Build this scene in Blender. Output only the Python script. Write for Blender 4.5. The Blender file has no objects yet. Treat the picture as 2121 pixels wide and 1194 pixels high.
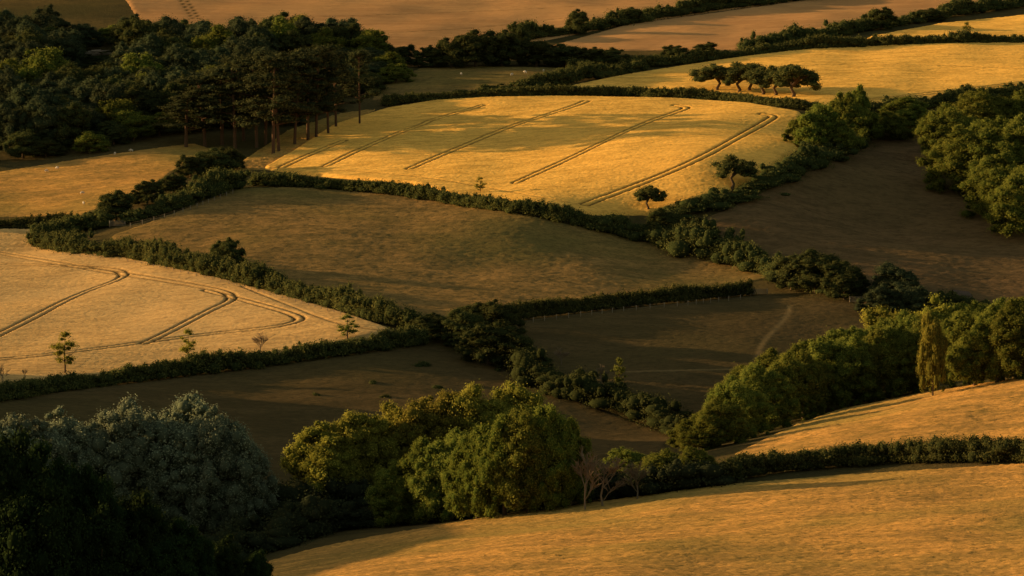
import bpy, math, random
import numpy as np
from mathutils import Vector
rng=np.random.default_rng(7); random.seed(7)
col=bpy.context.scene.collection
ZC=120.0; FP=2121/(2*math.tan(math.radians(6))); CP,SP=math.cos(math.radians(5)),math.sin(math.radians(5))
def ray(u,v):
    a=(u-1060.5)/FP; b=(597-v)/FP
    d=np.array([a, CP+b*SP, -SP+b*CP]); return d/d[1]
# ---------------- terrain control points: picture direction + distance -> ground point
CPS=[(2121,1194,600),(1300,1194,615),(700,1194,640),(2121,962,740),(1750,985,745),(1500,1005,750),(1250,1040,750),(1000,1075,750),(760,1115,748),(540,1165,740),
(300,1110,790),(0,1110,785),(700,1065,800),(1000,1050,800),(1250,1000,800),(1400,950,810),
(1560,920,800),(1850,850,825),(2121,780,855),(2121,900,775),
(1840,660,985),(1450,870,890),(1080,730,945),(1060,655,975),(1560,620,1008),(1300,770,925),
(0,830,880),(300,1000,830),(600,760,928),(870,730,940),(1300,880,890),(600,880,880),(900,850,890),(750,1000,832),
(0,780,925),(0,630,1015),(0,485,1095),(400,740,938),(400,600,1008),(800,690,945),(70,515,1082),
(250,480,1080),(560,385,1128),(500,540,1040),(900,640,985),(900,500,1060),(1300,480,1082),(1500,570,1049),(1200,600,1020),(1000,420,1100),
(560,345,1165),(750,240,1230),(800,320,1167),(1000,208,1238),(1200,300,1160),(1200,440,1082),(1400,212,1225),(1450,340,1113),(1640,310,1130),(1650,238,1190),(1000,385,1118),
(1500,450,1080),(1800,310,1165),(1750,450,1095),(2100,490,1085),(1700,560,1042),(2100,640,1010),(1900,600,1015),(2100,300,1170),
(0,350,1178),(0,440,1122),(300,320,1180),(180,440,1112),
(1180,180,1255),(1500,125,1300),(2100,95,1315),(2100,180,1235),(1800,215,1212),(1700,160,1260),
(860,145,1290),(1150,145,1290),(800,190,1255),(300,0,1450),(900,0,1460),(900,100,1345),(1300,80,1360),(1500,0,1455),(2100,0,1450),(2100,50,1370),
(0,200,1275),(0,100,1350),(0,0,1460),(400,200,1265),(400,100,1345)]
W=[]
for u,v,d in CPS: W.append(ray(u,v)*d)
for p in [(85,920,-97),(50,890,-101),(30,860,-103),(-150,1620,-33),(0,1620,-30),(150,1620,-31),(-100,600,-99),(-60,650,-101),(-110,700,-106),(-165,800,-104),(-165,950,-95),(-165,1100,-78),(165,800,-84),(165,950,-88),(165,1100,-76),(0,560,-92),(100,560,-84),(-100,560,-97)]: W.append(np.array(p,float))
W=np.array(W); PX=W[:,:2]/100; n=len(W)
def ker(r2): return 0.5*r2*np.log(r2+1e-12)
def r2m(A,B): return ((A[:,None,:]-B[None,:,:])**2).sum(2)
K=ker(r2m(PX,PX))+0.004*np.eye(n); Pm=np.hstack([np.ones((n,1)),PX])
M=np.zeros((n+3,n+3)); M[:n,:n]=K; M[:n,n:]=Pm; M[n:,:n]=Pm.T
sol=np.linalg.solve(M,np.concatenate([W[:,2],np.zeros(3)]))
def tps(x,y):
    out=np.empty(len(x))
    for i in range(0,len(x),40000):
        q=np.stack([x[i:i+40000],y[i:i+40000]],1)/100
        out[i:i+40000]=ker(r2m(q,PX))@sol[:n]+sol[n]+q@sol[n+1:]
    return out
WAV=[(2*math.pi/l*math.cos(a),2*math.pi/l*math.sin(a),ph,s*l/(2*math.pi)) for l,a,ph,s in ((62,.3,1.,.022),(41,1.2,2.2,.022),(33,-.5,.4,.022),(24,.8,4.,.02),(19,-.1,5.,.018),(52,2.2,3.,.022))]
def sm(a,b,y):
    t=np.clip((y-a)/(b-a),0,1); return t*t*(3-2*t)
def zf(x,y):
    x=np.atleast_1d(np.asarray(x,float)); y=np.atleast_1d(np.asarray(y,float))
    xc=np.clip(x,-165,165); yc=np.clip(y,560,1620)
    t=tps(xc,yc)
    for kx,ky,ph,A in WAV: t=t+A*np.sin(kx*x+ky*y+ph+.8*np.sin(x*.031+y*.017))
    # unseen knoll added left of the view, shaped to shade the valley
    amp=36*sm(625,665,y)*(1-sm(922,955,y))-15*np.exp(-((y-833)/30)**2)
    t=t+np.clip(amp,0,None)*np.exp(-(np.clip(x+185,0,None)/36)**2)
    s=np.sin(np.pi/2*np.clip(y/560,0,1))
    t=np.where(y<560,t*s-2*(1-s),t)
    t=t-np.clip(y-1620,0,None)*0.02
    return t+ZC
DD=np.arange(400,1640,1.5)
def at(u,v):
    r=ray(u,v); X=r[0]*DD; Z=r[2]*DD+ZC; g=zf(X,DD); below=np.where(Z<=g)[0]
    if len(below)==0: k=len(DD)-1; return np.array([X[k],DD[k],g[k]])
    k=below[0]
    if k==0: return np.array([X[0],DD[0],g[0]])
    a=Z[k-1]-g[k-1]; b=g[k]-Z[k]; t=a/(a+b+1e-9); d=DD[k-1]+1.5*t
    return np.array([r[0]*d,d,zf(r[0]*d,d)[0]])
def chaikin(p,k=2):
    p=[np.array(q,float) for q in p]
    for _ in range(k):
        o=[p[0]]
        for a,b in zip(p[:-1],p[1:]): o+= [a*.75+b*.25, a*.25+b*.75]
        o.append(p[-1]); p=o
    return p
def path(pts,step=14,closed=False,smooth=0):
    if smooth: pts=chaikin(pts,smooth)
    if closed: pts=list(pts)+[pts[0]]
    o=[]
    for a,b in zip(pts[:-1],pts[1:]):
        L=math.hypot(b[0]-a[0],b[1]-a[1]); m=max(1,int(L/step))
        for i in range(m): o.append((a[0]+(b[0]-a[0])*i/m,a[1]+(b[1]-a[1])*i/m))
    if not closed: o.append(tuple(pts[-1]))
    return np.array([at(*q) for q in o])
# ---------------- mesh helpers
def mesh_np(name,V,F,mats,attrs=None,smooth=False,mi=None):
    m=bpy.data.meshes.new(name); V=np.asarray(V,np.float32); F=np.asarray(F,np.int32)
    m.vertices.add(len(V)); m.vertices.foreach_set('co',V.ravel())
    k=F.shape[1]; m.loops.add(F.size); m.loops.foreach_set('vertex_index',F.ravel())
    m.polygons.add(len(F)); m.polygons.foreach_set('loop_start',np.arange(0,F.size,k,dtype=np.int32))
    m.polygons.foreach_set('loop_total',np.full(len(F),k,np.int32))
    if smooth: m.polygons.foreach_set('use_smooth',np.ones(len(F),bool))
    if mi is not None: m.polygons.foreach_set('material_index',mi.astype(np.int32))
    for mt in (mats if isinstance(mats,list) else [mats]): m.materials.append(mt)
    for an,av in (attrs or {}).items():
        a=m.attributes.new(an,'FLOAT','POINT'); a.data.foreach_set('value',np.asarray(av,np.float32))
    m.update(calc_edges=True); return m
def link(name,mesh,parent=None,loc=(0,0,0),rz=0,sc=(1,1,1)):
    o=bpy.data.objects.new(name,mesh); col.objects.link(o); o.parent=parent
    o.location=loc; o.rotation_euler=(0,0,rz); o.scale=sc; return o
def tag(o,label=None,cat=None,group=None,kind=None):
    if label:
        o['label']=label
        if len(label.split())>16: print('LONG',label)
    if cat:o['category']=cat
    if group:o['group']=group
    if kind:o['kind']=kind
    return o
def unit(a): return a/(np.linalg.norm(a,axis=-1,keepdims=True)+1e-9)
def cubesphere():
    vs={};V=[];F=[]
    def vid(p):
        k=tuple(p)
        if k not in vs: vs[k]=len(V); V.append(np.array(p,float)/np.linalg.norm(p))
        return vs[k]
    for ax in range(3):
        for s in (-1,1):
            for i in (-1,0):
                for j in (-1,0):
                    q=[]
                    for di,dj in ((0,0),(1,0),(1,1),(0,1)):
                        p=[0,0,0]; p[ax]=s; p[(ax+1)%3]=i+di; p[(ax+2)%3]=j+dj; q.append(vid(p))
                    F.append(q if s>0 else q[::-1])
    return np.array(V),np.array(F)
CSV,CSF=cubesphere()
def blobs(name,C,R,nper,size,mat,center=None,bias=-.25,core=.78,jit=.75):
    C=np.asarray(C,float); R=np.asarray(R,float); B=len(C)
    wgt=(R.mean(1)**2); cntb=np.maximum((wgt/wgt.mean()*nper).astype(int),12)
    idx=np.repeat(np.arange(B),cntb); d=unit(rng.normal(size=(len(idx),3)))
    if center is not None:
        o=unit(C-center)[idx]; keep=(d*o).sum(1)>bias
    else: keep=d[:,2]>-.55
    idx=idx[keep]; d=d[keep]; N=len(idx)
    P=C[idx]+R[idx]*d*(1+np.abs(rng.normal(size=(N,1)))*.27-.16)
    nr=unit(d/R[idx]*R[idx].mean(1,keepdims=True)+rng.normal(size=(N,3))*jit*.55)
    t=unit(np.cross(nr,rng.normal(size=(N,3)))); b=np.cross(nr,t); S=size*rng.uniform(.5,1.35,(N,1))
    Q=np.stack([P+t*S,P+b*S*.65,P-t*S,P-b*S*.65],1).reshape(-1,3)
    F=np.arange(N*4).reshape(-1,4)
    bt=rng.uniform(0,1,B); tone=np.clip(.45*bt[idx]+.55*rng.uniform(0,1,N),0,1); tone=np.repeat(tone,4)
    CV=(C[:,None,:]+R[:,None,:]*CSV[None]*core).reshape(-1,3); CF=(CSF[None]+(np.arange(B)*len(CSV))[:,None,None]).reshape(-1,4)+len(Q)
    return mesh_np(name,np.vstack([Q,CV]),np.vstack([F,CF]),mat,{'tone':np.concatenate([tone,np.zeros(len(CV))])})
def tubes(name,segs,mat,k=6):
    V=[];F=[];o=0
    for pts,rad in segs:
        pts=np.array(pts,float); m=len(pts)
        for i in range(m):
            t=unit(pts[min(i+1,m-1)]-pts[max(i-1,0)]); a=np.array([1,0,0]) if abs(t[0])<.8 else np.array([0,1,0])
            x=unit(np.cross(t,a)); y=np.cross(t,x)
            for j in range(k):
                an=2*math.pi*j/k; V.append(pts[i]+rad[i]*(x*math.cos(an)+y*math.sin(an)))
        for i in range(m-1):
            for j in range(k): F.append((o+i*k+j,o+i*k+(j+1)%k,o+(i+1)*k+(j+1)%k,o+(i+1)*k+j))
        o+=m*k
    return mesh_np(name,V,F,mat,smooth=True)
def boxes(name,bl,mat):
    V=[];F=[]
    for (cx,cy,cz,sx,sy,sz) in bl:
        o=len(V)
        for dx,dy,dz in ((-1,-1,-1),(1,-1,-1),(1,1,-1),(-1,1,-1),(-1,-1,1),(1,-1,1),(1,1,1),(-1,1,1)): V.append((cx+dx*sx/2,cy+dy*sy/2,cz+dz*sz/2))
        for f in ((0,3,2,1),(4,5,6,7),(0,1,5,4),(1,2,6,5),(2,3,7,6),(3,0,4,7)): F.append([o+i for i in f])
    return mesh_np(name,V,F,mat)
# ---------------- materials
def nt(name):
    m=bpy.data.materials.new(name); m.use_nodes=True; t=m.node_tree; t.nodes.clear(); return m,t,t.nodes,t.links
def foliage(name,c1,c2,trans=.32):
    m,t,N,L=nt(name); out=N.new('ShaderNodeOutputMaterial')
    a=N.new('ShaderNodeAttribute'); a.attribute_name='tone'
    oi=N.new('ShaderNodeObjectInfo')
    mx=N.new('ShaderNodeMix'); mx.data_type='RGBA'; mx.inputs[6].default_value=(*c1,1); mx.inputs[7].default_value=(*c2,1); L.new(a.outputs['Fac'],mx.inputs[0])
    mr=N.new('ShaderNodeMapRange'); mr.inputs[3].default_value=.82; mr.inputs[4].default_value=1.2; L.new(oi.outputs['Random'],mr.inputs[0])
    hs=N.new('ShaderNodeHueSaturation'); L.new(mr.outputs[0],hs.inputs['Value']); L.new(mx.outputs[2],hs.inputs['Color'])
    m2=N.new('ShaderNodeMapRange'); m2.inputs[3].default_value=.487; m2.inputs[4].default_value=.515; L.new(oi.outputs['Random'],m2.inputs[0]); L.new(m2.outputs[0],hs.inputs['Hue'])
    d=N.new('ShaderNodeBsdfDiffuse'); tr=N.new('ShaderNodeBsdfTranslucent'); s=N.new('ShaderNodeMixShader'); s.inputs[0].default_value=trans
    L.new(hs.outputs[0],d.inputs[0]); L.new(hs.outputs[0],tr.inputs[0]); L.new(d.outputs[0],s.inputs[1]); L.new(tr.outputs[0],s.inputs[2]); L.new(s.outputs[0],out.inputs[0]); return m
def noise(N,L,vec,scale,detail=4,rough=.6):
    n=N.new('ShaderNodeTexNoise'); n.inputs['Scale'].default_value=scale; n.inputs['Detail'].default_value=detail; n.inputs['Roughness'].default_value=rough; L.new(vec,n.inputs['Vector']); return n.outputs['Fac']
def ramp(N,L,f,lo,hi,a=0,b=1):
    r=N.new('ShaderNodeMapRange'); r.interpolation_type='SMOOTHSTEP'; L.new(f,r.inputs[0]); r.inputs[1].default_value=lo; r.inputs[2].default_value=hi; r.inputs[3].default_value=a; r.inputs[4].default_value=b; return r.outputs[0]
def mixc(N,L,f,a,b):
    m=N.new('ShaderNodeMix'); m.data_type='RGBA'; L.new(f,m.inputs[0])
    for i,c in ((6,a),(7,b)):
        if isinstance(c,tuple): m.inputs[i].default_value=(*c,1)
        else: L.new(c,m.inputs[i])
    return m.outputs[2]
def fieldmat(name,c1,c2,c3,dark,ang=0,stretch=1,fine=1.6,mid=.12,bump=.25,track=(.085,.055,.02),grit=.55):
    m,t,N,L=nt(name); out=N.new('ShaderNodeOutputMaterial'); tc=N.new('ShaderNodeTexCoord'); mp=N.new('ShaderNodeMapping')
    mp.inputs['Rotation'].default_value=(0,0,ang); mp.inputs['Scale'].default_value=(1/stretch,1,1); L.new(tc.outputs['Object'],mp.inputs[0])
    v=mp.outputs[0]; nf=noise(N,L,v,fine,5,.75); nm=noise(N,L,v,mid,6,.7); nl=noise(N,L,tc.outputs['Object'],.022,3,.5); n2=noise(N,L,v,.6,4,.7)
    c=mixc(N,L,ramp(N,L,nm,.40,.60),c1,c2); c=mixc(N,L,ramp(N,L,nl,.42,.68,0,.75),c,c3); c=mixc(N,L,ramp(N,L,n2,.45,.7,0,grit*.8),c,dark); c=mixc(N,L,ramp(N,L,nf,.45,.68,0,grit),c,dark)
    a=N.new('ShaderNodeAttribute'); a.attribute_name='worn'; c=mixc(N,L,a.outputs['Fac'],c,track)
    p=N.new('ShaderNodeAttribute'); p.attribute_name='pale'; c=mixc(N,L,p.outputs['Fac'],c,tuple(min(1,x*2.2) for x in c1))
    ad=N.new('ShaderNodeMath'); ad.operation='MULTIPLY_ADD'; ad.inputs[1].default_value=1.6; L.new(n2,ad.inputs[0]); L.new(nf,ad.inputs[2])
    bp=N.new('ShaderNodeBump'); bp.inputs['Distance'].default_value=bump; bp.inputs['Strength'].default_value=1; L.new(ad.outputs[0],bp.inputs['Height'])
    d=N.new('ShaderNodeBsdfDiffuse'); d.inputs['Roughness'].default_value=.6; L.new(c,d.inputs[0]); L.new(bp.outputs[0],d.inputs['Normal']); L.new(d.outputs[0],out.inputs[0]); return m
def plain(name,c1,c2,scale=3):
    m,t,N,L=nt(name); out=N.new('ShaderNodeOutputMaterial'); tc=N.new('ShaderNodeTexCoord')
    c=mixc(N,L,noise(N,L,tc.outputs['Object'],scale),c1,c2); d=N.new('ShaderNodeBsdfDiffuse'); L.new(c,d.inputs[0]); L.new(d.outputs[0],out.inputs[0]); return m
FM={'dark':foliage('dark_leaves',(.027,.033,.011),(.080,.080,.025)),
 'wood':foliage('wood_leaves',(.026,.034,.016),(.066,.072,.033)),
 'mid':foliage('green_leaves',(.055,.068,.012),(.185,.185,.032),.42),
 'bright':foliage('bright_green_leaves',(.052,.070,.012),(.165,.175,.028),.4),
 'olive':foliage('olive_leaves',(.095,.092,.015),(.27,.23,.038),.42),
 'silver':foliage('silver_leaves',(.080,.095,.055),(.25,.27,.155)),
 'hedge':foliage('hedge_leaves',(.030,.036,.012),(.112,.105,.030)),
 'pine':foliage('pine_needles',(.020,.024,.010),(.068,.068,.026),.2),
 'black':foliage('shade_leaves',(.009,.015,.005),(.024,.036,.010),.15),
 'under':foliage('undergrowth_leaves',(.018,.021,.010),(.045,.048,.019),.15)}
BARK=plain('bark',(.05,.035,.02),(.11,.07,.04)); PBARK=plain('pine_bark',(.05,.032,.02),(.10,.058,.032)); TWIG=plain('dry_twigs',(.11,.08,.05),(.19,.135,.08))
POST=plain('weathered_timber',(.16,.12,.08),(.28,.22,.15)); STONE=plain('rubble_stone',(.07,.058,.045),(.15,.125,.095)); ROOF=plain('rusty_roof',(.06,.045,.035),(.11,.075,.055)); WOOL=plain('sheep_wool',(.36,.31,.24),(.46,.40,.31))
# ---------------- ground sheet
gx=np.concatenate([-np.geomspace(5000,190,26),np.arange(-186,187,3.0),np.geomspace(190,5000,26)])
gy=np.concatenate([-np.geomspace(2500,40,12),np.arange(-20,560,20.0),np.arange(560,1640,3.0),np.geomspace(1645,9000,34)])
GX,GY=np.meshgrid(gx,gy); Z=zf(GX.ravel(),GY.ravel())
nx=len(gx); ii=np.arange((len(gy)-1)*(nx)).reshape(-1,nx)[:,:-1].ravel()
F=np.stack([ii,ii+1,ii+nx+1,ii+nx],1)
GM=fieldmat('rough_ground',(.075,.055,.022),(.10,.07,.026),(.05,.045,.018),(.04,.035,.014))
tag(link('ground',mesh_np('ground',np.stack([GX.ravel(),GY.ravel(),Z-.05],1),F,GM,{'worn':np.zeros(len(Z)),'pale':np.zeros(len(Z))},True)),'rough dark ground of the valley and hillside between the fields','ground',kind='structure')
# ---------------- fields
def segdist(G,P,closed):
    A=P[:,:2]; B=np.roll(A,-1,0) if closed else A[1:]
    if not closed: A=A[:-1]
    best=np.full(len(G),1e9); ins=np.zeros(len(G),bool)
    for a,b in zip(A,B):
        ab=b-a; t=np.clip(((G-a)@ab)/(ab@ab+1e-9),0,1); q=G-(a+t[:,None]*ab); best=np.minimum(best,(q**2).sum(1))
        if closed:
            c=((a[1]>G[:,1])!=(b[1]>G[:,1])); 
            with np.errstate(divide='ignore',invalid='ignore'): xi=(b[0]-a[0])*(G[:,1]-a[1])/(b[1]-a[1])+a[0]
            ins^= c&(G[:,0]<xi)
    d=np.sqrt(best); return np.where(ins,d,-d) if closed else d
def field(name,poly,g,h,mat,label,cat,tram=(),worn=(),rough=.03,single=()):
    P=path(poly,25,True); x0,y0=P[:,:2].min(0)-2; x1,y1=P[:,:2].max(0)+2
    xs=np.arange(x0,x1,g); ys=np.arange(y0,y1,g); X,Y=np.meshgrid(xs,ys); G=np.stack([X.ravel(),Y.ravel()],1)
    cg=2.0; cx=np.arange(x0-2,x1+4,cg); cy=np.arange(y0-2,y1+4,cg); CX,CY=np.meshgrid(cx,cy); S=segdist(np.stack([CX.ravel(),CY.ravel()],1),P,True).reshape(CX.shape); HZ=zf(CX.ravel(),CY.ravel()).reshape(CX.shape)
    fx=(G[:,0]-cx[0])/cg; fy=(G[:,1]-cy[0])/cg; ix=fx.astype(int); iy=fy.astype(int); tx=fx-ix; ty=fy-iy
    def bi(A): return A[iy,ix]*(1-tx)*(1-ty)+A[iy,ix+1]*tx*(1-ty)+A[iy+1,ix]*(1-tx)*ty+A[iy+1,ix+1]*tx*ty
    sd=bi(S); z=bi(HZ); wv=np.zeros(len(G)); pv=np.zeros(len(G)); inside=sd>-1.2
    dig=np.zeros(len(G))
    for tl,half,wid,k in [(a,.95,.45,1) for a in tram]+[(a,0,.5,.5) for a in single]:
        d=np.full(len(G),99.); q=path(tl,20,False,3)
        m=(G[:,0]>q[:,0].min()-3)&(G[:,0]<q[:,0].max()+3)&(G[:,1]>q[:,1].min()-3)&(G[:,1]<q[:,1].max()+3)
        d[m]=segdist(G[m],q,False); e=np.clip(1-np.abs(d-half)/wid,0,1)*k; dig=np.maximum(dig,e)
    for wl in worn:
        q=path(wl,20,False,2); d=segdist(G,q,False); pv=np.maximum(pv,np.clip(1.3-d/.6,0,1)*.6)
    wv=np.clip(dig*1.6,0,1)
    hh=np.minimum(h,(sd+.2)*.9)
    zz=z+hh+rng.normal(size=len(G))*rough*(sd>0)-np.clip(dig*1.3,0,1)*h*.6+.02
    nxx=len(xs); i=np.arange((len(ys)-1)*nxx).reshape(-1,nxx)[:,:-1].ravel(); F=np.stack([i,i+1,i+nxx+1,i+nxx],1); F=F[inside[F].all(1)]
    use=np.unique(F); mp=np.full(len(G),-1); mp[use]=np.arange(len(use))
    me=mesh_np(name,np.stack([G[use,0],G[use,1],zz[use]],1),mp[F],mat,{'worn':wv[use],'pale':pv[use]},True)
    return tag(link(name,me),label,cat,kind='structure')
wheat=fieldmat('ripe_wheat',(.84,.465,.095),(.64,.35,.068),(.74,.41,.085),(.44,.24,.05),0,3.2,2.4,.3,.11,grit=.65)
barley=fieldmat('pale_barley',(.62,.37,.13),(.48,.285,.10),(.52,.335,.135),(.32,.195,.075),0,3,2.4,.3,.10,grit=.65)
stub=fieldmat('tan_stubble',(.43,.225,.088),(.35,.18,.07),(.47,.25,.094),(.26,.14,.055),-.9,5,2,.12,.09)
grassA=fieldmat('dry_grass',(.58,.29,.073),(.36,.195,.055),(.26,.19,.048),(.18,.12,.03),.1,2.4,1.7,.16,.19,grit=.85)
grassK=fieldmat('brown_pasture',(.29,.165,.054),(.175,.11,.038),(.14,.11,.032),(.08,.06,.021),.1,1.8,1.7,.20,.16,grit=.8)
grassE=fieldmat('shade_toned_pasture',(.10,.066,.027),(.074,.051,.021),(.080,.060,.023),(.045,.035,.015),.1,2,1.6,.14,.13,grit=.7)  # base colour darkened to stand in for shade on these two pastures
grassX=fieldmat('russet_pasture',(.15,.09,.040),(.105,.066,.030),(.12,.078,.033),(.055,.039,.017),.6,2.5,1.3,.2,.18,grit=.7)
field('dry_grass_field',[(400,1250),(520,1175),(640,1140),(760,1115),(1000,1075),(1250,1040),(1500,1005),(1750,985),(2121,962),(2250,955),(2250,1290),(400,1290)],.5,.12,grassA,'golden dry grass slope across the bottom right foreground','field',rough=.055)
field('dry_grass_field',[(1525,940),(1640,885),(1750,845),(1850,818),(1950,802),(2121,778),(2230,755),(2230,935),(2121,930),(1900,928),(1700,932),(1560,955)],.6,.12,grassA,'tan grass slope at right between the tree row and the clipped hedge','field',rough=.055)
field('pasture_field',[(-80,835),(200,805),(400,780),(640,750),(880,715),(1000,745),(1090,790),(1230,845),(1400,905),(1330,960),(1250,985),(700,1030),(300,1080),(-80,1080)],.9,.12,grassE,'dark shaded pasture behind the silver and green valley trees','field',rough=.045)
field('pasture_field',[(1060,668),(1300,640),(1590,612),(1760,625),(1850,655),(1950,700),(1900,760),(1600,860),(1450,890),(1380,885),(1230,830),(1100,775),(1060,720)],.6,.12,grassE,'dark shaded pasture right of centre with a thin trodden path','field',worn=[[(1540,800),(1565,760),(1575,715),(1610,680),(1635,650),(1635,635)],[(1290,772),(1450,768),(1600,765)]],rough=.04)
field('crop_field',[(-80,478),(90,480),(130,482),(70,515),(260,538),(380,562),(500,592),(620,625),(720,655),(820,690),(640,730),(500,745),(400,755),(200,782),(-80,800)],.34,.7,barley,'pale barley field at left with curving tractor lines','field',
 tram=[[(-60,728),(60,670),(130,632),(190,606),(232,592),(255,581),(258,572),(240,565),(200,561),(120,556),(-60,551)],[(300,718),(350,695),(400,668),(445,645),(475,632),(482,622),(470,612),(430,602),(330,585),(180,562),(-60,520)],[(-60,758),(150,737),(330,712),(450,697),(540,688),(595,680),(622,671),(618,662),(585,650),(520,632),(430,608)]],single=[[(500,600),(600,640),(700,680),(790,692)]])
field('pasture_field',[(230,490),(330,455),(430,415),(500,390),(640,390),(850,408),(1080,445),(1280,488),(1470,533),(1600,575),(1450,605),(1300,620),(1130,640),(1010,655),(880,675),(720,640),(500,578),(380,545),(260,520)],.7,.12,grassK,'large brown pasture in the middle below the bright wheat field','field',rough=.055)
field('crop_field',[(545,350),(600,320),(690,262),(800,228),(900,212),(1000,206),(1150,203),(1400,208),(1550,218),(1660,236),(1650,310),(1600,350),(1500,400),(1350,445),(1180,445),(950,408),(850,382),(640,364)],.34,.7,wheat,'bright golden wheat field striped by four pairs of tractor lines','field',
 tram=[[(675,350),(740,318),(820,283),(875,264),(890,255),(940,242),(1000,224)],[(850,355),(950,312),(1050,270),(1130,245),(1200,222),(1215,215)],[(1070,384),(1180,335),(1280,285),(1350,255),(1410,236),(1425,228),(1400,224)],[(1210,430),(1320,390),(1440,340),(1530,290),(1590,256),(1605,246),(1580,242)],[(585,352),(660,318),(710,298)]],single=[[(560,352),(700,358),(860,370),(1000,393),(1215,432)]])
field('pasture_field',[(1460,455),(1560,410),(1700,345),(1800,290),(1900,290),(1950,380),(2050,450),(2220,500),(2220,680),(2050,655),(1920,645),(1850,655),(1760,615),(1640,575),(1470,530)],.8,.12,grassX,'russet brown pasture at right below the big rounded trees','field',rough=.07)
field('stubble_field',[(-80,370),(0,357),(200,325),(400,298),(440,310),(350,360),(330,380),(240,420),(170,445),(0,450),(-80,450)],.6,.12,grassA,'golden sheep pasture at far left below the dark wood','field',rough=.04)
field('crop_field',[(1180,182),(1300,158),(1500,127),(1650,108),(1800,98),(2000,92),(2220,90),(2220,180),(2121,187),(1950,210),(1800,224),(1700,228),(1550,212),(1400,202),(1200,197)],.42,.7,wheat,'golden wheat field at upper right behind the windswept trees','field',
 tram=[[(1800,212),(2000,192),(2180,168)]],single=[[(1450,150),(1800,135),(2180,150)],[(1300,168),(1600,160),(1900,180)]])
field('pasture_field',[(770,208),(800,175),(870,142),(1000,138),(1200,142),(1180,168),(1000,195),(850,208)],1.2,.12,grassK,'small dim sheep pasture between the wood and the upper copse','field')
field('stubble_field',[(230,-60),(260,0),(300,60),(600,90),(860,140),(900,125),(1000,115),(1100,90),(1300,50),(1500,22),(1650,2),(1760,-60)],1.0,.2,stub,'tan stubble field along the top edge of the view','field',tram=[[(405,40),(385,10),(360,-30)]],single=[[(500,40),(900,30),(1300,10)],[(700,75),(1000,60),(1200,35)]])
field('stubble_field',[(1130,100),(1300,52),(1500,25),(1700,-3),(1780,-60),(2230,-60),(2230,-10),(2000,12),(1850,42),(1700,78),(1550,104),(1400,104),(1200,106)],1.0,.2,stub,'tan stubble field at top right above the long hedge','field')
field('crop_field',[(1795,80),(1950,52),(2121,35),(2230,30),(2230,78),(2000,84)],.7,.6,wheat,'thin golden crop strip at the top right corner','field')
field('rough_grass_strip',[(480,350),(600,270),(700,238),(785,225),(690,262),(600,318),(545,352)],.5,.2,grassA,'strip of rough yellow grass beneath the pines','grass strip',rough=.1)
# ---------------- hedges
def hedge(name,pts,h,w,mat,label,cat='hedge',nper=110,leaf=.18,wild=.25,step=.36,kind=None):
    P=path(pts,12,False,1); seg=np.linalg.norm(np.diff(P[:,:2],axis=0),axis=1); cum=np.concatenate([[0],np.cumsum(seg)]); L=cum[-1]
    s=np.arange(0,L,w*step*.6); x=np.interp(s,cum,P[:,0]); y=np.interp(s,cum,P[:,1])
    tx=np.gradient(x); ty=np.gradient(y); tl=np.hypot(tx,ty)+1e-9; nx_,ny_=-ty/tl,tx/tl
    ph=rng.uniform(0,6,4); wave=1+wild*(np.sin(s/7+ph[0])+np.sin(s/3.1+ph[1])*.7+np.sin(s/15+ph[2])*.8+rng.normal(size=len(s))*.5)*.5
    C=[];R=[]
    for lvl,f in ((0,.28),(1,.64),(2,.82),(2,.7)):
        k=np.arange(len(s)) if lvl<2 else np.where(rng.uniform(size=len(s))<.7)[0]
        off=rng.normal(size=len(k))*w*(.2 if lvl<2 else .3); r=w*.5*rng.uniform(.6,1.15,len(k))*(1,.75,.38)[lvl]; hz=h*np.clip(wave[k],.45,2.2)
        cx=x[k]+nx_[k]*off; cy=y[k]+ny_[k]*off
        C.append(np.stack([cx,cy,hz*f],1)); R.append(np.stack([r,r,np.maximum(hz*(.33,.33,.24)[lvl],.3)*rng.uniform(.75,1.25,len(k))],1))
    C=np.vstack(C); R=np.vstack(R); C[:,2]+=zf(C[:,0],C[:,1])
    org=np.array([x.mean(),y.mean(),zf(x.mean(),y.mean())[0]])
    me=blobs(name,C-org,R,nper,leaf,FM[mat],jit=1.1); return tag(link(name,me,loc=org),label,cat,kind=kind)
H=hedge
H('hedge',[(75,512),(150,525),(260,535),(380,560),(500,590),(620,620),(720,650),(800,672),(875,692)],4.2,4.2,'hedge','thick dark hedge running diagonally between the barley field and the brown pasture',wild=.3)
H('hedge',[(-60,480),(0,476),(90,474),(150,468)],2.6,3,'hedge','short dark hedge at the left edge above the barley field')
H('hedge',[(75,505),(120,492),(175,478),(225,470)],3,4.2,'hedge','bushy hedge end left of the wooden gate at left',wild=.5)
H('hedge',[(262,464),(350,440),(430,412),(495,388)],4.6,5,'hedge','bushy hedge climbing from the left gate toward the pines',wild=.5)
H('hedge',[(-60,842),(0,832),(100,815),(200,802),(300,790),(400,777),(500,765),(640,746),(760,730),(880,712)],3,3.2,'hedge','low dark hedge along the bottom edge of the barley field',wild=.3)
H('hedge',[(1085,790),(1150,812),(1230,838),(1300,862),(1380,890),(1450,905)],4.4,7,'dark','ragged dark hedge descending between the two shaded pastures',wild=.45)
H('hedge',[(1015,668),(1060,665),(1130,656),(1300,636),(1450,622),(1556,611)],3.2,2.8,'hedge','neat rim lit hedge between the brown pasture and the shaded path pasture',wild=.14)
H('hedge',[(530,385),(640,388),(760,397),(850,407),(950,427),(1080,443),(1180,462),(1250,480)],2.8,3,'hedge','clipped hedge under the lower edge of the bright wheat field',wild=.22)
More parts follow.
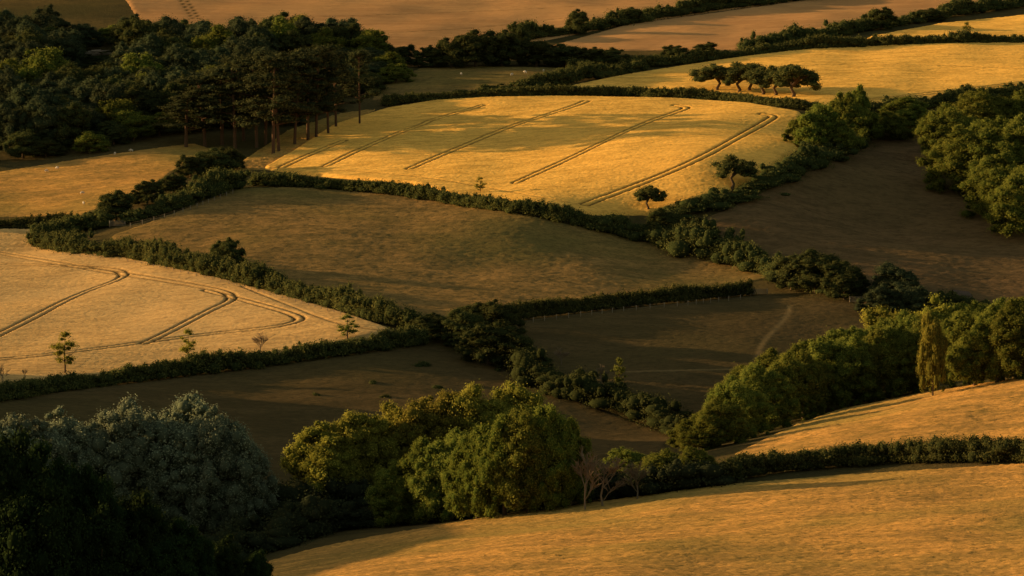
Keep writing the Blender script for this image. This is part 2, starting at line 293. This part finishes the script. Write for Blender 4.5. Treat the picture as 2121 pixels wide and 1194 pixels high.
H('hedge',[(1250,482),(1300,490),(1380,512),(1470,535),(1560,560),(1640,585),(1760,618)],4.6,6,'hedge','tall ragged hedge between the brown pasture and the russet pasture',wild=.4)
H('hedge',[(795,220),(900,208),(1000,203),(1150,199),(1300,199),(1400,204),(1550,214),(1700,232)],2.3,2.8,'hedge','long low hedge along the crest of the bright wheat field',wild=.2)
H('hedge',[(1000,195),(1080,187),(1150,180),(1200,168),(1250,160),(1330,148)],3,4.5,'hedge','bushy hedge below the small dim sheep pasture',wild=.5)
H('hedge',[(1190,150),(1300,142),(1400,135),(1500,122),(1600,109),(1800,99),(2000,93),(2160,91)],2.8,4,'hedge','long hedge along the top of the upper right wheat field',wild=.4)
H('hedge',[(1080,85),(1200,68),(1320,46),(1450,26),(1600,8),(1700,-5)],3.6,5,'hedge','dark hedge between the two tan stubble fields at the top',wild=.5)
H('hedge',[(1540,106),(1700,84),(1800,62),(1900,46),(2000,30),(2140,12)],3.4,5,'hedge','dark hedge above the thin golden strip at top right',wild=.5)
H('hedge',[(1385,458),(1430,445),(1500,425),(1560,398),(1640,364),(1700,340),(1750,312),(1800,275)],3.6,7,'hedge','rough hedge rising along the right side of the bright wheat field',wild=.55)
H('hedge',[(1790,236),(1880,228),(1960,218),(2060,205),(2150,196)],3.4,5,'hedge','dark hedge along the lower edge of the upper right wheat field',wild=.5)
H('hedge',[(1500,1003),(1560,985),(1700,972),(1800,962),(1950,958),(2160,958)],3.4,3.4,'hedge','clipped hedge at right between the two golden grass slopes',wild=.16,leaf=.15,nper=170)
H('hedge',[(1905,655),(1960,640),(2010,648),(2080,662),(2160,668)],2.6,5,'hedge','dark bushes around the small ruined shed',wild=.5)
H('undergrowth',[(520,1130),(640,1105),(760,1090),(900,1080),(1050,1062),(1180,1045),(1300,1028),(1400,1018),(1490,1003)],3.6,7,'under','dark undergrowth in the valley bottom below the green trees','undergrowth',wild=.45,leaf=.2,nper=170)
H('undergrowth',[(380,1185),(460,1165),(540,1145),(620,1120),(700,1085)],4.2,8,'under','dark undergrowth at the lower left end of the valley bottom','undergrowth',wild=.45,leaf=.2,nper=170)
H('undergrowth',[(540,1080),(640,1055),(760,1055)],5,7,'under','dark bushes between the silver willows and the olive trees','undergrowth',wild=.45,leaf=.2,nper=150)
# ---------------- tree prototypes
PR={}
def crown(name,H,Rr,zb,nb,nper,leaf,mat,rb=(.26,.42),skirt=.8,plume=0):
    f=rng.uniform(0,1,nb)**.85; a=rng.uniform(0,6.283,nb)+np.arange(nb)*2.4
    prof=np.sqrt(np.clip(1-f**2.6,0,1))*(skirt+(1-skirt)*np.clip(f*3,0,1)); rr=rng.uniform(.35,.85,nb)**.5
    r=Rr*rng.uniform(*rb,nb); ph=rng.uniform(0,6,4)
    lob=1+.14*np.sin(a*2+ph[0]+f*2)+.11*np.sin(a*3+ph[1]-f*4)+.07*np.sin(a*5+ph[2])
    rad=np.maximum(prof*Rr*rr,0)*lob
    topk=.97+.10*np.sin(a+ph[3])+.07*np.sin(a*3+ph[2])
    C=np.stack([np.cos(a)*rad,np.sin(a)*rad,zb+f*(H-zb)*topk],1)
    R=np.stack([r,r,r*rng.uniform(.7,1.05,nb)*(1+plume)],1)
    C[:,2]-=np.clip(C[:,2]+R[:,2]*.9-H*rng.uniform(.85,1.02,nb)*topk,0,None)
    ci=np.array([(0,0,zb+(H-zb)*k) for k in (.3,.55,.70)]); ri=np.array([(Rr*q,Rr*q,(H-zb)*.2) for q in (.62,.6,.42)])
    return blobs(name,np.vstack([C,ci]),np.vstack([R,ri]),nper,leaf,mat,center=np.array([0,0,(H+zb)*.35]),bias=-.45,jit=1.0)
def trunk(H,r,mat,lean=0,limbs=5,zb=.25):
    S=[([(0,0,-.6),(lean*.1,0,H*.2),(lean*.4,.1,H*.5),(lean,0,H*.8)],[r*1.25,r,r*.75,r*.3])]
    for i in range(limbs):
        a=i*2.4+.3; z0=H*(zb+.08*i); L=H*.26
        S.append(([(lean*z0/H,0,z0),(lean*z0/H+math.cos(a)*L*.6,math.sin(a)*L*.6,z0+L*.4),(lean*z0/H+math.cos(a)*L,math.sin(a)*L,z0+L*.9)],[r*.5,r*.32,r*.12]))
    return tubes('trunk',S,mat)
def proto(key,tr,cr,H,Wd): PR[key]=(tr,cr,H,Wd)
TB=trunk(12,.35,BARK)
for mk in ('dark','mid','olive','wood'):
    for i in range(4): proto(f'b_{mk}{i}',TB,crown('crown',12,6,.9,90,105,.19,FM[mk],rb=(.12,.28)),12,12.6)
TBB=trunk(16,.45,BARK)
for mk in ('bright','olive','mid','black','dark'):
    for i in range(3 if mk!='dark' else 1): proto(f'f_{mk}{i}',TBB,crown('crown',16,8,1.2,230,150,.17,FM[mk],rb=(.07,.20)),16,16.5)
for i in range(3): proto(f'w{i}',TBB,crown('crown',20,9,1,300,120,.15,FM['silver'],rb=(.05,.16),plume=.4),20,18)
TS=trunk(9,.16,BARK,limbs=4)
for i in range(2):
    for mk,kk in (('olive','s'),('mid','s_mid')):
        f_=np.random.default_rng(i+11); nb=24; ff=f_.uniform(0,1,nb); aa=f_.uniform(0,6.28,nb); rad=2.2*np.sin(np.pi*np.clip(ff*.85+.12,0,1))*f_.uniform(.4,1,nb); rr_=f_.uniform(.45,.95,nb)
        proto(f'{kk}{i}',TS,blobs('crown',np.stack([np.cos(aa)*rad,np.sin(aa)*rad,2.6+ff*5.9],1),np.stack([rr_,rr_,rr_*.8],1),60,.16,FM[mk],jit=1.2,core=.6),9,6)
# pines: bare leaning trunk, open layered plates
for i in range(4):
    H0=20; lean=[1.8,-1.5,.5,-.9][i]; C=[];R=[]; S=[([(0,0,-.6),(lean*.2,0,6),(lean*.6,.1,12),(lean,0,18)],[.38,.32,.25,.1])]
    for k in range(50):
        f=rng.uniform(0,1)**.8; z=6.2+12.8*f; a=rng.uniform(0,6.28); rad=rng.uniform(.3,1)*(7.2*(1-f**1.9*.7)+.4)
        c=np.array([lean*z/18+math.cos(a)*rad,math.sin(a)*rad,z-.12*rad]); C.append(c); q=rng.uniform(.8,1.8); R.append((q*1.2,q*1.2,q*.5))
        if k%3==0: S.append(([(lean*z/18,0,z-1.4),(c[0]*.5,c[1]*.5,z-.9),tuple(c)],[.12,.08,.04]))
    proto(f'p{i}',tubes('trunk',S,PBARK),blobs('crown',C,R,110,.19,FM['pine'],jit=1.2,core=.68),20,14.5)
# windswept hawthorns
for i in range(3):
    rs=np.random.default_rng(i+3); S=[];C=[];R=[]
    t0=[(0,0,-.4),(.35,0,1.0),(-.1,.1,2.1),(.5,0,3.3)]; S.append((t0,[.36,.28,.24,.18]))
    for k in range(7):
        a=rs.uniform(0,6.28); e=np.array([.6+rs.uniform(-1,2.8),math.sin(a)*1.5,3.7+rs.uniform(0,1.6)]); S.append(([t0[2] if k%2 else t0[3],tuple((np.array(t0[3])+e)/2+[0,0,.1]),tuple(e)],[.16,.12,.06]))
    for k in range(66):
        x=rs.uniform(-2.5,3.7); C.append((x,rs.uniform(-2,2),5.6-.14*(x-.4)**2-rs.uniform(-.3,2.3)+.3*math.sin(x*2.1+i))); q=rs.uniform(.4,.9); R.append((q*1.1,q,q*.8))
    proto(f'h{i}',tubes('trunk',S,BARK),blobs('crown',C,R,80,.14,FM['hedge'],jit=1.2),6.3,6.6)
def bare(seed,H0):
    rs=random.Random(seed); S=[]
    def br(p,d,L,r,k):
        q=p+d*L; mid=(p+q)/2+np.array([rs.uniform(-1,1),rs.uniform(-1,1),0])*L*.07; S.append(([p,mid,q],[r,r*.8,r*.55]))
        if k==0: return
        for _ in range(5 if k>2 else 4):
            nd=unit(d+np.array([rs.uniform(-1,1),rs.uniform(-1,1),rs.uniform(-.2,.5)])*.85); br(p+d*L*rs.uniform(.3,1),nd,L*rs.uniform(.5,.78),max(r*.5,.028),k-1)
    br(np.array([0,0,-.3]),np.array([0,0,1.]),H0*.38,.13,4); return S
for i in range(3):
    S=bare(i,8); m=tubes('trunk',S[:1],TWIG,5); m2=tubes('branches',S[1:],TWIG,3); proto(f'n{i}',m,m2,8,5)
cnt=[0]
def put(key,u,v,h,w,label,name='broadleaf_tree',cat='tree',group=None,loc=None,pt='crown',rz=None):
    p=at(u,v) if loc is None else np.array(loc,float)
    s=FP/p[1]; tr,cr,H0,W0=PR[key]; sz=h/s/H0; sx=w/s/W0
    o=link(name,None,loc=p,rz=rng.uniform(0,6.28) if rz is None else rz,sc=(sx,sx,sz)); tag(o,label,cat,group)
    link('trunk',tr,o); link(pt,cr,o); return o
def var(k,n=3):
    cnt[0]+=1
    while f'{k}{cnt[0]%n}' not in PR: cnt[0]+=1
    return f'{k}{cnt[0]%n}'
ORD=['leftmost','second','third','fourth','fifth','sixth','seventh','eighth','ninth','tenth','eleventh','twelfth','thirteenth','fourteenth','fifteenth','sixteenth','seventeenth','eighteenth']
def row(lst,kf,phrase,ws=1.0,hs=1.0,**kw):
    for i,(u,v,h,w,*k) in enumerate(lst):
        lab=('leftmost tree of ' if i==0 else f'{ORD[i]} tree from left in ')+phrase
        kk=k[0] if k else kf; put(var(kk,4 if kk[0]=='b' else 3),u,v,h*hs,w*ws,lab,**kw)
row([(-30,1112,250,240),(60,1112,258,230),(160,1108,262,240),(270,1102,278,250),(385,1100,288,250),(470,1098,258,200)],'w','the silvery grey willow clump at lower left',1.12,.93,name='willow_tree')
row([(680,1050,172,160),(740,1045,192,170),(800,1040,200,170),(865,1035,208,180),(930,1028,218,180),(995,1020,222,180),(1055,1010,212,170)],'f_olive','the sunlit olive back row in the valley',1.15,.97)
row([(825,1088,130,130,'f_mid'),(880,1083,172,140),(935,1080,190,140,'f_mid'),(990,1075,198,140),(1045,1070,208,140),(1095,1064,218,140,'f_mid'),(1142,1057,218,130),(1182,1050,180,100)],'f_bright','the deep green front row in the valley',1.15,.95)
row([(1300,1018,85,100),(1370,1015,80,110),(1440,1005,75,90)],'f_mid','the low bushy trees left of the clipped hedge',1.25)
row([(1440,935,65,90),(1490,925,95,100),(1530,912,122,110),(1575,895,135,110),(1620,880,140,110),(1665,866,140,110),(1712,853,142,110),(1760,844,142,110),(1805,834,142,110),(1850,825,142,110),(1895,815,142,110),(1975,805,142,110),(2020,800,150,110),(2065,794,152,120),(2115,787,155,120)],'f_mid','the row above the right grass slope',1.35,1.0)
row([(1540,872,110,110),(1610,850,120,120),(1680,832,125,120),(1750,812,125,120),(1820,795,125,120),(1890,780,125,120),(2000,765,130,120),(2060,757,130,120),(2115,750,130,120)],'f_mid','the second line behind the right tree row',1.4,1.0)
put('b_olive1',1932,822,172,62,'tall narrow pale tree standing up in the row above the right grass slope')
row([(1855,768,132,130),(1930,765,136,120)],'b_olive','the pair of pale olive trees behind the right tree row',1.2)
row([(1975,340,115,120),(2040,310,115,130),(2110,300,105,120),(1985,400,130,120),(2050,405,150,140),(2125,410,160,140),(2065,455,130,120),(2125,490,140,130)],'f_mid','the big rounded wood at the right edge',1.35)
row([(240,458,65,80),(305,425,50,65),(358,400,40,55),(395,368,45,60),(440,362,55,80),(475,352,45,60)],'b_dark','the bushy trees climbing toward the pines',1.2)
put('b_dark1',470,560,66,80,'single round tree standing in the diagonal hedge beside the barley field')
row([(900,702,52,80),(960,722,80,100),(985,690,65,90),(1012,757,85,110),(1035,700,78,90),(1065,765,75,100),(1105,775,50,70)],'b_dark','the dark clump where the central hedges meet',1.25)
row([(1380,495,60,80),(1440,508,55,80),(1640,600,70,90),(1690,605,90,110),(1750,620,75,90)],'b_dark','the hedge between brown and russet pastures',1.3)
row([(1830,655,60,90),(1855,630,80,110),(1885,660,70,80)],'b_wood','the dark clump left of the ruined shed',1.25)
row([(1662,305,60,70),(1692,315,100,85),(1730,322,80,100),(1742,290,95,80),(1776,262,80,50),(1785,300,80,80),(1850,292,60,80),(1872,245,42,90),(1885,275,55,80)],'b_mid','the trees at the bright wheat field right end',1.15)
row([(895,140,45,60),(935,142,60,70),(985,140,78,90),(1040,138,72,90),(1072,112,65,50),(1112,138,55,80),(1170,138,48,80),(1225,142,42,60),(1262,142,42,70)],'b_dark','the copse above the small dim pasture',1.3)
row([(1198,72,50,50),(1310,50,35,50),(1400,128,32,60),(1462,120,32,60),(1825,62,45,60),(1925,45,28,60),(1992,30,32,60)],'b_dark','the trees scattered along the top right hedges',1.2)
put('s_mid0',2003,80,34,34,'small lone round tree on the hedge by the thin golden strip')
put('s0',135,780,95,75,'leafy sapling at the left corner of the barley field','young_tree')
put('s1',390,757,78,48,'slender sapling on the low hedge below the barley field','young_tree')
put('s_mid1',720,712,62,62,'young leafy tree at the right point of the barley field','young_tree')
put('s0',422,757,32,42,'low bush beside the slender sapling','bush','bush')
put('s1',995,404,38,34,'tiny round sapling in the clipped hedge below the wheat','young_tree')
put('h0',1340,440,56,62,'dark wind bent tree at the bottom corner of the wheat field','windswept_tree',rz=0)
put('h1',1515,392,68,84,'dark wind bent tree on the right side hedge of the wheat field','windswept_tree',rz=0)
for i,(u,v,h,w) in enumerate([(1490,192,58,92),(1528,196,64,88),(1556,194,62,84),(1578,202,66,88),(1604,204,62,86),(1640,207,72,96)]):
    put(f'h{i%3}',u,v,h,w,(f'{ORD[i]} windswept tree from the left' if i else 'leftmost windswept tree')+' in the cluster on the crest hedge','windswept_tree',rz=[math.pi,0,2.8,.3,0,.1][i])
for i,(u,v,h,w) in enumerate([(385,306,110,160),(425,304,150,150),(460,300,168,150),(487,308,182,155),(505,292,180,150),(532,306,194,150),(550,300,202,150),(566,320,218,150),(578,316,205,140),(610,300,190,140),(638,292,200,140),(655,290,195,130),(680,282,192,120),(696,268,172,115),(745,262,165,85)]):
    put(f'p{i%4}',u,v,h*1.02,w,(f'{ORD[i]} pine from the left' if i else 'leftmost pine')+' in the tall dark clump beside the wheat','pine_tree')
for i,(u,v,h,w,l) in enumerate([(540,737,70,45,'bare twiggy sapling on the hedge below the barley field'),(5,800,65,35,'bare sapling at the left edge of the frame'),(50,795,45,15,'very thin bare sapling near the left edge'),(1162,757,50,42,'small bare shrub on the ragged hedge below the central clump'),(1212,1058,165,90,'bare brown tree at the right end of the front green trees'),(1250,1050,150,110,'wider bare brown tree left of the low bushy trees'),(1245,800,60,40,'bare shrub in the shaded pasture hedge'),(1320,1035,110,80,'bare tree among the low bushy trees')]):
    put(f'n{i%3}',u,v,h,w,l,'bare_tree',pt='branches')
put('s_mid0',1282,815,75,45,'thin leafy tree on the ragged hedge between shaded pastures','young_tree')
# dark near trees, lower left corner
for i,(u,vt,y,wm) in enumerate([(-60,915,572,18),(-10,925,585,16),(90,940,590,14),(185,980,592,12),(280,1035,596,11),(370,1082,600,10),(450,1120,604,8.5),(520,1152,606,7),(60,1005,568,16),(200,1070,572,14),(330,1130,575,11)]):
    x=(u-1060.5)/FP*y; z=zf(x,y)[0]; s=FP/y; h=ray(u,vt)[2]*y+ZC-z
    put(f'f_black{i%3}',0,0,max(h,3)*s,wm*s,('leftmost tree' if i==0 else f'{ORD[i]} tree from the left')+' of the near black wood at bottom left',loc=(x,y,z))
# wood at top left
Pw=path([(-60,75),(300,95),(450,105),(700,105),(860,140),(800,190),(740,215),(640,250),(480,280),(340,285),(200,315),(0,345),(-60,350)],25,True)
ph=at(205,122)
x0,y0=Pw[:,:2].min(0); x1,y1=Pw[:,:2].max(0); pts=[]
for j,y in enumerate(np.arange(y0,y1,8.2)):
    for x in np.arange(x0,x1,9.0): pts.append((x+rng.uniform(-2.8,2.8)+(j%2)*4.5,y+rng.uniform(-2.5,2.5)))
pts=np.array(pts); sdw=segdist(pts,Pw,True); k=0
for (x,y),s_ in zip(pts,sdw):
    if s_<0: continue
    hh=rng.uniform(7.5,13) if s_>7 else rng.uniform(4.5,7.5); s=FP/y; q=rng.uniform(); mk='b_wood' if q<.6 else ('b_dark' if q<.85 else 'b_mid')
    if s_<7: mk='b_mid' if q<.5 else 'b_dark'
    if x>-62 and y<1300: hh=min(hh,rng.uniform(4.5,6))
    xr=ph[0]*y/ph[1]
    if abs(x-xr)<8 and -4<ph[1]-y<65: hh=max(1.5,min(hh,(ph[1]-y)*.11-1.0)); mk='b_dark'
    put(var(mk,4),0,0,hh*s,rng.uniform(11,16)*s*(1 if s_>7 else .75),'round crowned tree inside the dense dark wood at upper left',loc=(x,y,zf(x,y)[0]),group='trees of the upper left wood'); k+=1
print('wood trees',k)
TUF=blobs('tuft',rng.uniform(-1,1,(5,3))*[.5,.35,.1]+[0,0,.1],np.full((5,3),.5),70,.11,FM['dark'])
for i,(u,v,s) in enumerate([(878,760,1.5),(775,795,1),(655,820,.9),(905,805,1),(985,803,1),(1030,770,1),(800,825,1)]):
    p=at(u,v); tag(link('scrub_tuft',TUF,loc=p,rz=i,sc=(s*1.4,s,s)),'dark green scrub tuft on the shaded pasture above the valley trees','bush','scrub tufts on the shaded pasture')
def skin(name,vs,es,rs,mat):
    me=bpy.data.meshes.new(name); me.from_pydata(vs,es,[]); o=bpy.data.objects.new(name,me); col.objects.link(o)
    m=o.modifiers.new('s','SKIN'); 
    for i,r in enumerate(rs): me.skin_vertices[0].data[i].radius=(r,r)
    me.skin_vertices[0].data[0].use_root=True
    o.modifiers.new('d','SUBSURF').levels=1
    dg=bpy.context.evaluated_depsgraph_get(); r=bpy.data.meshes.new_from_object(o.evaluated_get(dg)); r.materials.clear(); r.materials.append(mat); bpy.data.objects.remove(o); return r
SH=skin('sheep',[(-.45,0,.62),(-.15,0,.64),(.2,0,.64),(.45,0,.68),(.66,0,.6),(.82,0,.38),(-.4,.14,.35),(-.42,.14,0),(-.4,-.14,.35),(-.42,-.14,0),(.35,.14,.35),(.35,.14,0),(.35,-.14,.35),(.35,-.14,0),(-.6,0,.5)],
 [(0,1),(1,2),(2,3),(3,4),(4,5),(0,6),(6,7),(0,8),(8,9),(3,10),(10,11),(3,12),(12,13),(0,14)],[.24,.3,.3,.24,.14,.08,.08,.04,.08,.04,.08,.04,.08,.04,.04],WOOL)
for i,(u,v,l) in enumerate([(170,404,'pale sheep grazing on the golden left pasture, upper of the two near the hedge'),(173,425,'pale sheep grazing on the golden left pasture, nearest the dark hedge'),(97,358,'pale sheep on the golden left pasture, furthest left'),(118,352,'pale sheep on the golden left pasture, second from left'),(238,322,'pale sheep near the wood edge of the left pasture'),(272,316,'pale sheep near the wood, furthest right on the left pasture'),(955,157,'pale sheep on the small dim pasture, furthest left'),(1060,158,'pale sheep on the small dim pasture, middle one'),(1088,153,'pale sheep on the small dim pasture, third from left'),(1126,150,'pale sheep on the small dim pasture, furthest right')]):
    p=at(u,v); p[2]+=.1; tag(link('sheep',SH,loc=p,rz=i*1.9,sc=(.8,.8,.8)),l,'sheep','sheep grazing on the pastures')
for (u,v,rz,l) in [(243,470,.3,'wooden field gate in the gap of the left hedge'),(1572,612,.1,'wooden field gate at the right end of the rim lit hedge'),(1778,628,.05,'wooden field gate left of the dark clump by the ruined shed')]:
    p=at(u,v); g=link('field_gate',None,loc=p,rz=rz); tag(g,l,'gate','field gates')
    for s in (-1,1): link('post',boxes('post',[(s*1.75,0,.65,.18,.18,1.5)],POST),g)
    link('bars',boxes('bars',[(0,0,.3+.24*k,3.3,.06,.1) for k in range(5)],POST),g); link('brace',boxes('brace',[(0,.07,.78,.1,.05,1.05)],POST),g)
PM=boxes('post',[(0,0,.55,.12,.12,1.3)],POST)
def fence(pts,label,sp=3.2):
    P=path(pts,12,False,1); seg=np.linalg.norm(np.diff(P[:,:2],axis=0),axis=1); cum=np.concatenate([[0],np.cumsum(seg)]); s=np.arange(0,cum[-1],sp)[:95]
    x=np.interp(s,cum,P[:,0]); y=np.interp(s,cum,P[:,1]); z=zf(x,y); o=link('wire_fence',None,loc=(x[0],y[0],z[0])); tag(o,label,'fence')
    for a,b,c in zip(x,y,z): link('post',PM,o,loc=(a-x[0],b-y[0],c-z[0]))
    link('wire',tubes('wire',[([(a-x[0],b-y[0],c-z[0]+hh) for a,b,c in zip(x,y,z)],[.012]*len(x)) for hh in (.6,1.05)],POST,3),o)
fence([(1060,676),(1130,666),(1300,646),(1450,632),(1545,621)],'post and wire fence along the foot of the rim lit hedge')
fence([(130,535),(260,547),(380,572),(500,602),(620,635),(720,663)],'post and wire fence along the barley side of the diagonal hedge')
fence([(700,733),(760,726),(870,708)],'short post fence at the right point of the barley field')
fence([(270,473),(350,452),(430,424),(490,400)],'post fence at the upper left edge of the brown pasture')
p=at(1992,630); sh=link('ruined_shed',None,loc=p,rz=.25,sc=(.85,.85,.85)); tag(sh,'small ruined stone shed with a sagging roof among dark bushes','shed')
link('wall',boxes('wall',[(0,-1.4,1.1,4.4,.35,2.4),(0,1.4,1.1,4.4,.35,2.4),(-2.03,0,1.3,.34,2.44,2.8),(2.03,0,.9,.34,2.44,2.0)],STONE),sh)
link('roof',mesh_np('roof',[(-2.4,-1.8,2.35),(2.2,-1.8,2.1),(1.8,0,3.0),(-2.4,0,3.6),(-2.4,1.8,2.35),(2.2,1.8,2.2),(-2.4,-1.8,2.2),(2.2,-1.8,1.95),(2.2,1.8,2.05),(-2.4,1.8,2.2)],[(0,1,2,3),(3,2,5,4),(6,7,1,0),(9,8,5,4)],ROOF),sh)
S=[]
for i in range(110):
    x,y=rng.uniform(-6,6),rng.uniform(-3,3); z=rng.uniform(.2,2.6)*(1-abs(x)/8); a=rng.normal()*.5; S.append(([(x-math.cos(a)*1.3,y-math.sin(a)*1.3,z),(x+math.cos(a)*1.3,y+math.sin(a)*1.3,z+rng.normal()*.2)],[.17,.14]))
tag(link('log_heap',tubes('log_heap',S,POST,6),loc=ph),'heap of pale cut branches in the upper left wood','log heap',kind='stuff')
# ---------------- light, world, camera
el=math.radians(9.5); az=math.radians(17)
Ld=Vector((-math.cos(el)*math.cos(az),math.cos(el)*math.sin(az),math.sin(el)))
s=bpy.data.lights.new('sun','SUN'); s.energy=13.5; s.angle=math.radians(.5); s.color=(1,.655,.31); so=bpy.data.objects.new('sun',s); so.rotation_euler=Ld.to_track_quat('Z','Y').to_euler(); col.objects.link(so)
w=bpy.data.worlds.new('World'); bpy.context.scene.world=w; w.use_nodes=True; N=w.node_tree.nodes; L=w.node_tree.links; bg=N['Background']
sky=N.new('ShaderNodeTexSky'); sky.sky_type='NISHITA'; sky.sun_disc=False; sky.sun_elevation=el; sky.sun_rotation=math.radians(-73)
mx=N.new('ShaderNodeMix'); mx.data_type='RGBA'; mx.blend_type='MULTIPLY'; mx.inputs[0].default_value=1; mx.inputs[7].default_value=(1,.79,.54,1); L.new(sky.outputs[0],mx.inputs[6]); L.new(mx.outputs[2],bg.inputs[0]); bg.inputs[1].default_value=.29
cd=bpy.data.cameras.new('camera'); cd.sensor_width=36; cd.angle=math.radians(12); cd.clip_end=20000; cd.clip_start=1; co=bpy.data.objects.new('camera',cd); co.location=(0,0,ZC); co.rotation_euler=(math.radians(85),0,0); col.objects.link(co)
sc_=bpy.context.scene; sc_.camera=co; sc_.view_settings.view_transform='Standard'; sc_.view_settings.look='None'; sc_.view_settings.exposure=0
